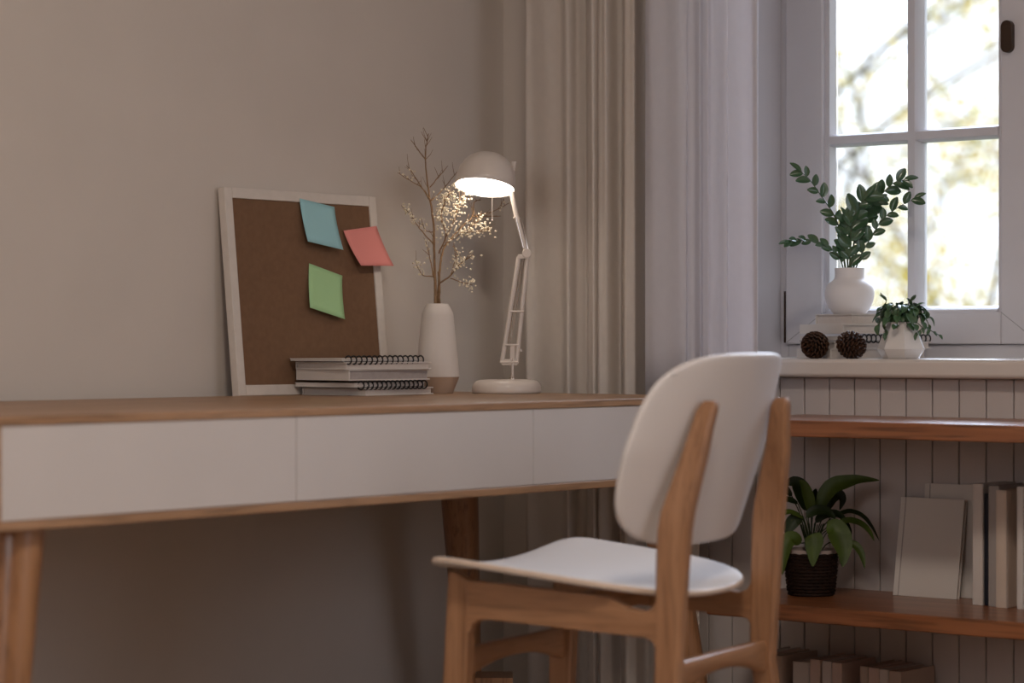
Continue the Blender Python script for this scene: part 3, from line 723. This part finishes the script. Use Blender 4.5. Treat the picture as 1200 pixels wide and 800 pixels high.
for k in range(24):
    az = 2*PI*k/24+ri.uniform(-.15, .15); rad = ri.uniform(.036, .056)
    if k % 3 == 0: rad *= .6
    e = Vector((math.cos(az)*rad, math.sin(az)*rad*.8, .080+ri.uniform(.006, .022) if k % 3 == 0 else .070+ri.uniform(-.012, .010)))
    S = istem([Vector((math.cos(az)*.010, math.sin(az)*.010, .057)), Vector((math.cos(az)*.019, math.sin(az)*.019, .082)), Vector((e.x*.75, e.y*.75, .101+ri.uniform(-.005, .007))), e])
    for f in (.40, .55, .70, .85, .98):
        i = min(len(S)-2, int(f*(len(S)-1))); d = (S[i+1]-S[i]).normalized()
        o_ = Vector((math.cos(az), math.sin(az), 0))
        dd = o_*.7+Vector((ri.uniform(-.6, .6), ri.uniform(-.6, .6), ri.uniform(-.5, .25)-.35*(f > .7)))
        leaf_at(LI, iv, S[i], dd, o_*.5+Vector((0, 0, 1)), ri.uniform(.015, .022), ri.uniform(.0125, .0175))
for pts in ([(700, 200), (735, 130), (690, 70)], [(880, 190), (910, 130), (950, 90)]):      # upright new shoots
    S = istem([ip(*q, d=-.005) for q in [(840, 290)]+pts]); leaf_at(LI, iv, S[-6], S[-1]-S[-6], (0.3, -1, .4), .017, .007)
for pts, d1 in (([(940, 250), (1020, 260), (1050, 330), (1060, 350), (1120, 385)], -.02), ([(900, 260), (985, 320), (960, 350), (920, 380)], -.04), ([(760, 250), (700, 290), (720, 350), (710, 380)], -.035)):
    S = istem([ip(840, 290)]+[ip(x, y, d1*(i+1)/len(pts)) for i, (x, y) in enumerate(pts)])
    for f in (.55, .7, .85, .99):
        i = min(len(S)-2, int(f*(len(S)-1))); leaf_at(LI, iv, S[i], (S[i+1]-S[i])+Vector((ri.uniform(-.002, .002), 0, -.001)), (0, -.8, .6), .011, .0065)

# pine cones
def pinecone(x, y, z, r, hl, axis, label):
    t = thing('pine_cone', label, 'pine cone', (x, y, z), 0, 'pine cones on the sill')
    ax = Vector(axis).normalized(); q = ax.to_track_quat('Z', 'Y').to_matrix().to_4x4()
    T = Matrix.Translation((0, 0, r)) @ q
    obj('core', lathe(B(), [(0, -hl*.72), (r*.42, -hl*.6), (r*.66, -hl*.2), (r*.62, hl*.3), (r*.36, hl*.62), (0, hl*.74)], 18, cap=False, mtx=T), M['cone_tip'], t)
    bm = B(); N = 96; ga = PI*(3-math.sqrt(5))
    for i in range(N):
        v = -.985+1.97*(i+.5)/N; az = i*ga
        rr = math.sqrt(max(0, 1-v*v))
        n = Vector((rr*math.cos(az)*r, rr*math.sin(az)*r, v*hl)); o_ = Vector((math.cos(az)*rr, math.sin(az)*rr, v*.9+.35)).normalized()
        tn = Vector((-math.sin(az), math.cos(az), 0)); b = o_.cross(tn).normalized()
        w_ = r*.27*(.55+.5*rr); p = n*.52-b*r*.10; e = n*.94+o_*r*.08+b*r*.05
        h_ = b*r*.075
        vs = [bm.verts.new(T @ c) for c in (p-tn*w_*.5, p+tn*w_*.5, e+tn*w_*.8-h_*.6, e+tn*w_*.35+o_*r*.06, e-tn*w_*.35+o_*r*.06, e-tn*w_*.8-h_*.6, e+tn*w_*.6+h_, e-tn*w_*.6+h_)]
        for f in ((0, 1, 2, 3, 4, 5), (0, 7, 6, 1), (1, 6, 2), (0, 5, 7), (2, 6, 3), (5, 4, 7), (3, 6, 7, 4)): bm.faces.new([vs[k] for k in f])
    obj('scales', bm, M['cone'], t, sharp=30, kind='stuff')
pinecone(-.0275, -.8100, .7952, .0262, .0268, (-.906, .167, -.30), 'dark brown pine cone on the sill nearest the curtain')
pinecone(-.0275, -.8925, .7952, .0262, .0295, (.083, -.898, -.35), 'dark brown pine cone between the other cone and faceted pot')

# peace lily in a wicker basket on the middle shelf
BXX, BYY = -.173, -.893
bk = thing('wicker_basket', 'dark wicker basket with pale rim on the middle shelf', 'basket', (BXX, BYY, .3482), YAW)
bprof = [(.0, .0395), (.006, .0415), (.014, .0432), (.045, .0465), (.078, .0478), (.084, .0480)]
NR = 13
for k in range(NR):
    z = .0035+.0062*k; rr = interp(bprof, z); n = 64; ph = PI*(k % 2)
    bm = B(); tube(bm, [((rr+.0012*math.cos(16*2*PI*i/n+ph))*math.cos(2*PI*i/n), (rr+.0012*math.cos(16*2*PI*i/n+ph))*math.sin(2*PI*i/n), z) for i in range(n)], .0033, 6, True)
    obj('wicker_strand', bm, M['wicker'], bk, sharp=0)
for k in range(32):
    a = 2*PI*k/32; bm = B(); tube(bm, [(interp(bprof, z)*math.cos(a), interp(bprof, z)*math.sin(a), z) for z in (.001, .02, .05, .080)], .0022, 6)
    obj('wicker_stake', bm, M['wicker'], bk)
obj('bottom', lathe(B(), [(0, 0), (.039, 0), (.039, .004), (0, .004)], 32, cap=False), M['wicker'], bk)
obj('liner', lathe(B(), [(.036, .006), (.0435, .0795), (.0490, .0800), (.0492, .0870), (.0455, .0872), (.0440, .080), (.0, .078)], 36, cap=False), M['liner'], bk)
pl = thing('peace_lily', 'leafy green peace lily with drooping leaves in the wicker basket', 'plant', (BXX, BYY, .3482), YAW)
obj('soil', lathe(B(), [(0, .0835), (.0435, .0800)], 24, cap=False), M['soil'], pl)
KL = .00162/4.444
def lpnt(x, y, d=0): return Vector(((x-233)*KL, d, .0868+(460-y)*KL))
def blade(pts, wd, m, d0, d1, face, stem_from=None):
    n = len(pts); P = [lpnt(x, y, d0+(d1-d0)*i/(n-1)) for i, (x, y) in enumerate(pts)]
    S = spline(P, 5); N = len(S)-1; bm = B(); rows = []; W = wd*KL
    for i, p in enumerate(S):
        v = i/N; dirv = (S[min(i+1, N)]-S[max(i-1, 0)]).normalized()
        side = dirv.cross(Vector(face)).normalized(); nrm = side.cross(dirv)
        hw = W*.5*max(.02, math.sin(PI*min(1, v**.72))**.85)
        rows.append([bm.verts.new(p+side*s*hw+nrm*(abs(s)*hw*.30+.03*hw*math.sin(i*1.9+s*3))) for s in (-1, -.5, 0, .5, 1)])
    for a, b in zip(rows, rows[1:]):
        for i in range(4): bm.faces.new((a[i], a[i+1], b[i+1], b[i]))
    obj('leaf', bm, M[m], pl, sharp=0)
    q = stem_from or (233+(pts[0][0]-233)*.25, 455); bm = B()
    s0 = lpnt(q[0], q[1], d0*.3); mid = (s0+S[0])/2+Vector(((S[0].x-s0.x)*-.2, 0, .004))
    tube(bm, spline([s0-Vector((0, 0, .008)), mid, S[0]], 4), .0011, 6); obj('stalk', bm, M['leaf_lily_dark'], pl, sharp=0)
F = (0.1, -1, .35)
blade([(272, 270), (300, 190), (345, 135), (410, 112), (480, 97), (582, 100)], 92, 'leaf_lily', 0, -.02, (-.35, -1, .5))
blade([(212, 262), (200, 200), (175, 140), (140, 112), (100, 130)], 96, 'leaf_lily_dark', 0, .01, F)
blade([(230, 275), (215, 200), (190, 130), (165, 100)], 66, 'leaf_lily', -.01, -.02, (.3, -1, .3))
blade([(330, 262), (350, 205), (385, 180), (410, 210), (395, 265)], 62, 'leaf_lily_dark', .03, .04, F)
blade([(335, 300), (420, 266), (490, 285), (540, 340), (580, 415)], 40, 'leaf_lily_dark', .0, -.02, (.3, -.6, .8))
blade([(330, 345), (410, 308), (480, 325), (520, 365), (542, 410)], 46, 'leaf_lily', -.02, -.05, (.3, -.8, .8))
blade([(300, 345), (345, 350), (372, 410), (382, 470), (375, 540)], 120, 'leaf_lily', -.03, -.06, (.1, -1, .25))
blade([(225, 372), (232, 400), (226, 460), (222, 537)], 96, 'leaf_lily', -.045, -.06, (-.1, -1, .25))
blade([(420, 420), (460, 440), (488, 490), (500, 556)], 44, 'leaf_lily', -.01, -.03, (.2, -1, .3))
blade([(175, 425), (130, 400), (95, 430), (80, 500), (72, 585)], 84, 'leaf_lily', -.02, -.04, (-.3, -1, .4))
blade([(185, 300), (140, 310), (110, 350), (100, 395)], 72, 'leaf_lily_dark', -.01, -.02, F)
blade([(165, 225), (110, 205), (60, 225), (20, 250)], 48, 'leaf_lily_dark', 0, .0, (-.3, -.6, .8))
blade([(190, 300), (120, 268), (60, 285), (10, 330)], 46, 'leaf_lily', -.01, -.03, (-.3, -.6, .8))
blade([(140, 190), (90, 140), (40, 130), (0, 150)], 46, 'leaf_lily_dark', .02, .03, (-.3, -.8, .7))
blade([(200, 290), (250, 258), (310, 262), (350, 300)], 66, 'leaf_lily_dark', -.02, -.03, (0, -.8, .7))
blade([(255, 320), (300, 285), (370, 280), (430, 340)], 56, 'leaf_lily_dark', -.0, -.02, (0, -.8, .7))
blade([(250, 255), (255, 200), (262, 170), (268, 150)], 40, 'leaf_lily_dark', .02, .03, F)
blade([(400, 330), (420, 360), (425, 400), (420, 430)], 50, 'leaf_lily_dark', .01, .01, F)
rl = random.Random(4)
for k in range(12):
    a = rl.uniform(-40, 40); bm = B()
    tube(bm, spline([lpnt(233+a*.7, 462, rl.uniform(-.02, .02)), lpnt(233+a*1.3, 400, 0), lpnt(233+a*2.1, 330, rl.uniform(-.02, .02))], 4), .0011, 6); obj('stalk', bm, M['leaf_lily_dark'], pl, sharp=0)

# ------------------------------------------------------------------ standing books
def upright(name, x, y, z, rot, T, H, Dp, col, label, group, pg='pages', cover=True):
    # local: x thickness (towards the viewer's right = -y world when rot=-90), y depth towards the wall, z up; origin spine left-bottom
    t = thing(name, label, 'book', (x, y, z), rot, group)
    c = .0022; bm = B()
    box(bm, 0, c, 0, Dp, 0, H); box(bm, T-c, T, 0, Dp, 0, H); box(bm, c, T-c, 0, .0025, 0, H)
    obj('cover', bm, col, t, bevel=.0008)
    obj('page_block', bx(c, T-c, .0025, Dp-.003, .003, H-.003), M[pg], t)
    return t
def colm(name, c): return mat(name, c, .55, .3, .03, 30)
BC = {'white': colm('cloth_white', (.62, .56, .52)), 'navy': colm('cloth_navy', (.012, .013, .022)), 'grey': colm('cloth_grey', (.36, .32, .30)), 'beige': colm('cloth_beige', (.56, .45, .37)),
      'tan': colm('cloth_tan', (.48, .38, .32)), 'pink': colm('cloth_pinkish', (.60, .46, .40)), 'black': colm('cloth_black', (.012, .011, .012)), 'pale': colm('cloth_pale', (.60, .53, .50))}
Z2 = .3482; G = 'upright books on the middle shelf'
for x, y, T, H, c, lab in ((-.142, -1.2190, .0208, .2210, 'white', 'tall white book, first of the upright row on the middle shelf'),
                           (-.138, -1.2402, .0138, .2035, 'navy', 'slim navy blue book in the upright row on the middle shelf'),
                           (-.148, -1.2545, .0210, .2185, 'grey', 'grey book between the navy and the beige upright ones'),
                           (-.160, -1.2760, .0205, .2120, 'beige', 'beige book with pale spine in the upright shelf row'),
                           (-.120, -1.2968, .0205, .2100, 'tan', 'tan book set back between the beige and white upright ones'),
                           (-.160, -1.3180, .0130, .2200, 'white', 'white slim book beside the black one on the middle shelf'),
                           (-.158, -1.3315, .0230, .2090, 'black', 'black book at the right edge of the middle shelf row')):
    upright('book', x, y, Z2, -R(90), T, H, .128, BC[c], lab, G)
# two pale books leaning flat on the planked wall, covers to the room
def leaning(x, y, W, H, T, tilt, roll, label):
    t = thing('book', label, 'book', (x, y, Z2), 0, 'pale books leaning on the planks')
    t.rotation_euler = Euler((0, R(tilt), 0)).to_matrix().to_4x4().to_euler()
    c = .0022; bm = B(); box(bm, 0, c, -W, 0, 0, H); box(bm, T-c, T, -W, 0, 0, H); box(bm, c, T-c, -.003, 0, 0, H)
    obj('cover', bm, M['cover'], t, bevel=.0008)
    obj('page_block', bx(c, T-c, -W+.003, -.003, .003, H-.003), M['pages'], t)
    bm = B(); box(bm, -.0006, .0, -.0125, -.0105, .0008, H-.0008); obj('hinge_groove', bm, M['pages_shade'], t)
leaning(-.0790, -1.0150, .136, .187, .012, 9.5, 0, 'smaller pale book leaning face-out in front of the larger one')
leaning(-.0440, -1.0560, .150, .212, .013, 4.0, 0, 'larger pale book leaning on the planks behind the smaller one')
# short books on the lowest shelf
Z3 = .0302; G = 'short books on the lowest shelf'
for i, (y, T, H, x, c, lab) in enumerate((
        (-.7490, .0235, .1960, -.150, 'pale', 'pale grey book, first in the lowest shelf row by the chair leg'),
        (-.7735, .0195, .1945, -.150, 'pink', 'pinkish book second in the lowest shelf row'),
        (-.7940, .0200, .1938, -.150, 'tan', 'tan book with its cover showing, third in the lowest row'),
        (-.8370, .0370, .1860, -.150, 'white', 'thick low whitish book, lowest of the bottom shelf row'),
        (-.8755, .0230, .1930, -.150, 'pink', 'pinkish book just after the low whitish one'),
        (-.9030, .0205, .1915, -.150, 'pale', 'pale book in the middle of the bottom shelf row'),
        (-.9245, .0215, .1905, -.150, 'pink', 'pink book with its side showing beside a gap below'),
        (-.9860, .0175, .1885, -.150, 'tan', 'tan book starting the last group on the bottom shelf'),
        (-1.0045, .0230, .1875, -.150, 'pink', 'pinkish book inside the last group on the bottom shelf'),
        (-1.0285, .0190, .1860, -.150, 'white', 'white book inside the last group on the bottom shelf'),
        (-1.0485, .0260, .1845, -.150, 'tan', 'tan book ending the bottom shelf row, cover side showing'))):
    upright('book', x, y, Z3, -R(90), T, H, .125, BC[c], lab, G)

# low dark wooden box under the desk
t = thing('wooden_box', 'small dark wooden box on the floor under the desk', 'box', (-.507, -.390, 0), YAW)
bm = B(); box(bm, -.034, .034, -.045, .045, 0, .174)
obj('body', bm, M['desk_leg'], t, bevel=.002)
obj('lid', bx(-.036, .036, -.047, .047, .1742, .190), M['desk_leg'], t, bevel=.002)

# ------------------------------------------------------------------ outside
struct('ground', bx(.5, 60, -30, 50, -.75, -.6), M['lawn'])
def tree(x, y, h, seed, leafm, n, lab, low=.3):
    rt = random.Random(seed)
    t = thing('garden_tree', lab, 'tree', (x, y, -.6), 0, 'autumn trees outside the window')
    bm = B(); tips = []
    def grow(p, d, ln, r, lv):
        q = [p]; dd = d
        for k in range(3):
            dd = (dd+Vector((rt.gauss(0, .16), rt.gauss(0, .16), rt.gauss(.02, .10)))).normalized(); q.append(q[-1]+dd*ln/3)
        tube(bm, q, [r, r*.85, r*.72, r*.6], 6)
        if lv >= 2: tips.extend(q[1:])
        if lv < 4:
            for k in range(rt.choice((2, 3, 3)) if lv else 6):
                b = q[rt.choice((1, 2, 3))] if lv else q[0].lerp(q[3], .25+.15*k)
                az = rt.uniform(0, 2*PI); s = Vector((math.cos(az), math.sin(az), rt.uniform(-.1, .5)))
                grow(b, (dd*.45+s*.8).normalized(), ln*rt.uniform(.5, .68), r*.52, lv+1)
    grow(Vector((0, 0, -.05)), Vector((rt.uniform(-.1, .1), rt.uniform(-.1, .1), 1)).normalized(), h*.75, h*.009, 0)
    obj('trunk', bm, M['bark'], t, sharp=0)
    bm = B()
    for _ in range(n):
        p = rt.choice(tips)
        if (p.z/h-low)*1.6 > rt.random(): 
            if rt.random() < .8: continue
        p = p+Vector((rt.gauss(0, .12), rt.gauss(0, .12), rt.gauss(0, .12)))
        s = rt.uniform(.024, .044); e = Euler((rt.uniform(0, 6), rt.uniform(0, 6), rt.uniform(0, 6))).to_matrix()
        vs = [bm.verts.new(p+e @ Vector(c)*s) for c in ((0, -1, 0), (.55, -.1, .1), (0, 1, 0), (-.55, -.1, .1))]
        f1 = bm.faces.new((vs[0], vs[1], vs[2])); f2 = bm.faces.new((vs[0], vs[2], vs[3]))
        k = rt.choices((0, 1, 2), (6, 4, 2))[0]; f1.material_index = k; f2.material_index = k
    obj('foliage', bm, leafm, t, sharp=0, kind='stuff')
LM = [M['leaf_y'], M['leaf_g'], M['leaf_o']]
tree(15.4, 7.3, 3.9, 1, LM, 8000, 'autumn tree with yellow leaves behind the right panes', .46)
tree(17.6, 9.9, 6.2, 2, LM, 5500, 'sparser autumn tree further off behind the left panes', .52)
tree(21.5, 10.4, 5.8, 3, LM, 4500, 'taller autumn tree in the middle of the garden', .44)
tree(12.5, 11.5, 4.8, 5, LM, 4500, 'autumn tree at the left side of the garden', .44)
tree(15.0, 2.6, 4.8, 6, LM, 4500, 'autumn tree at the right side of the garden', .44)
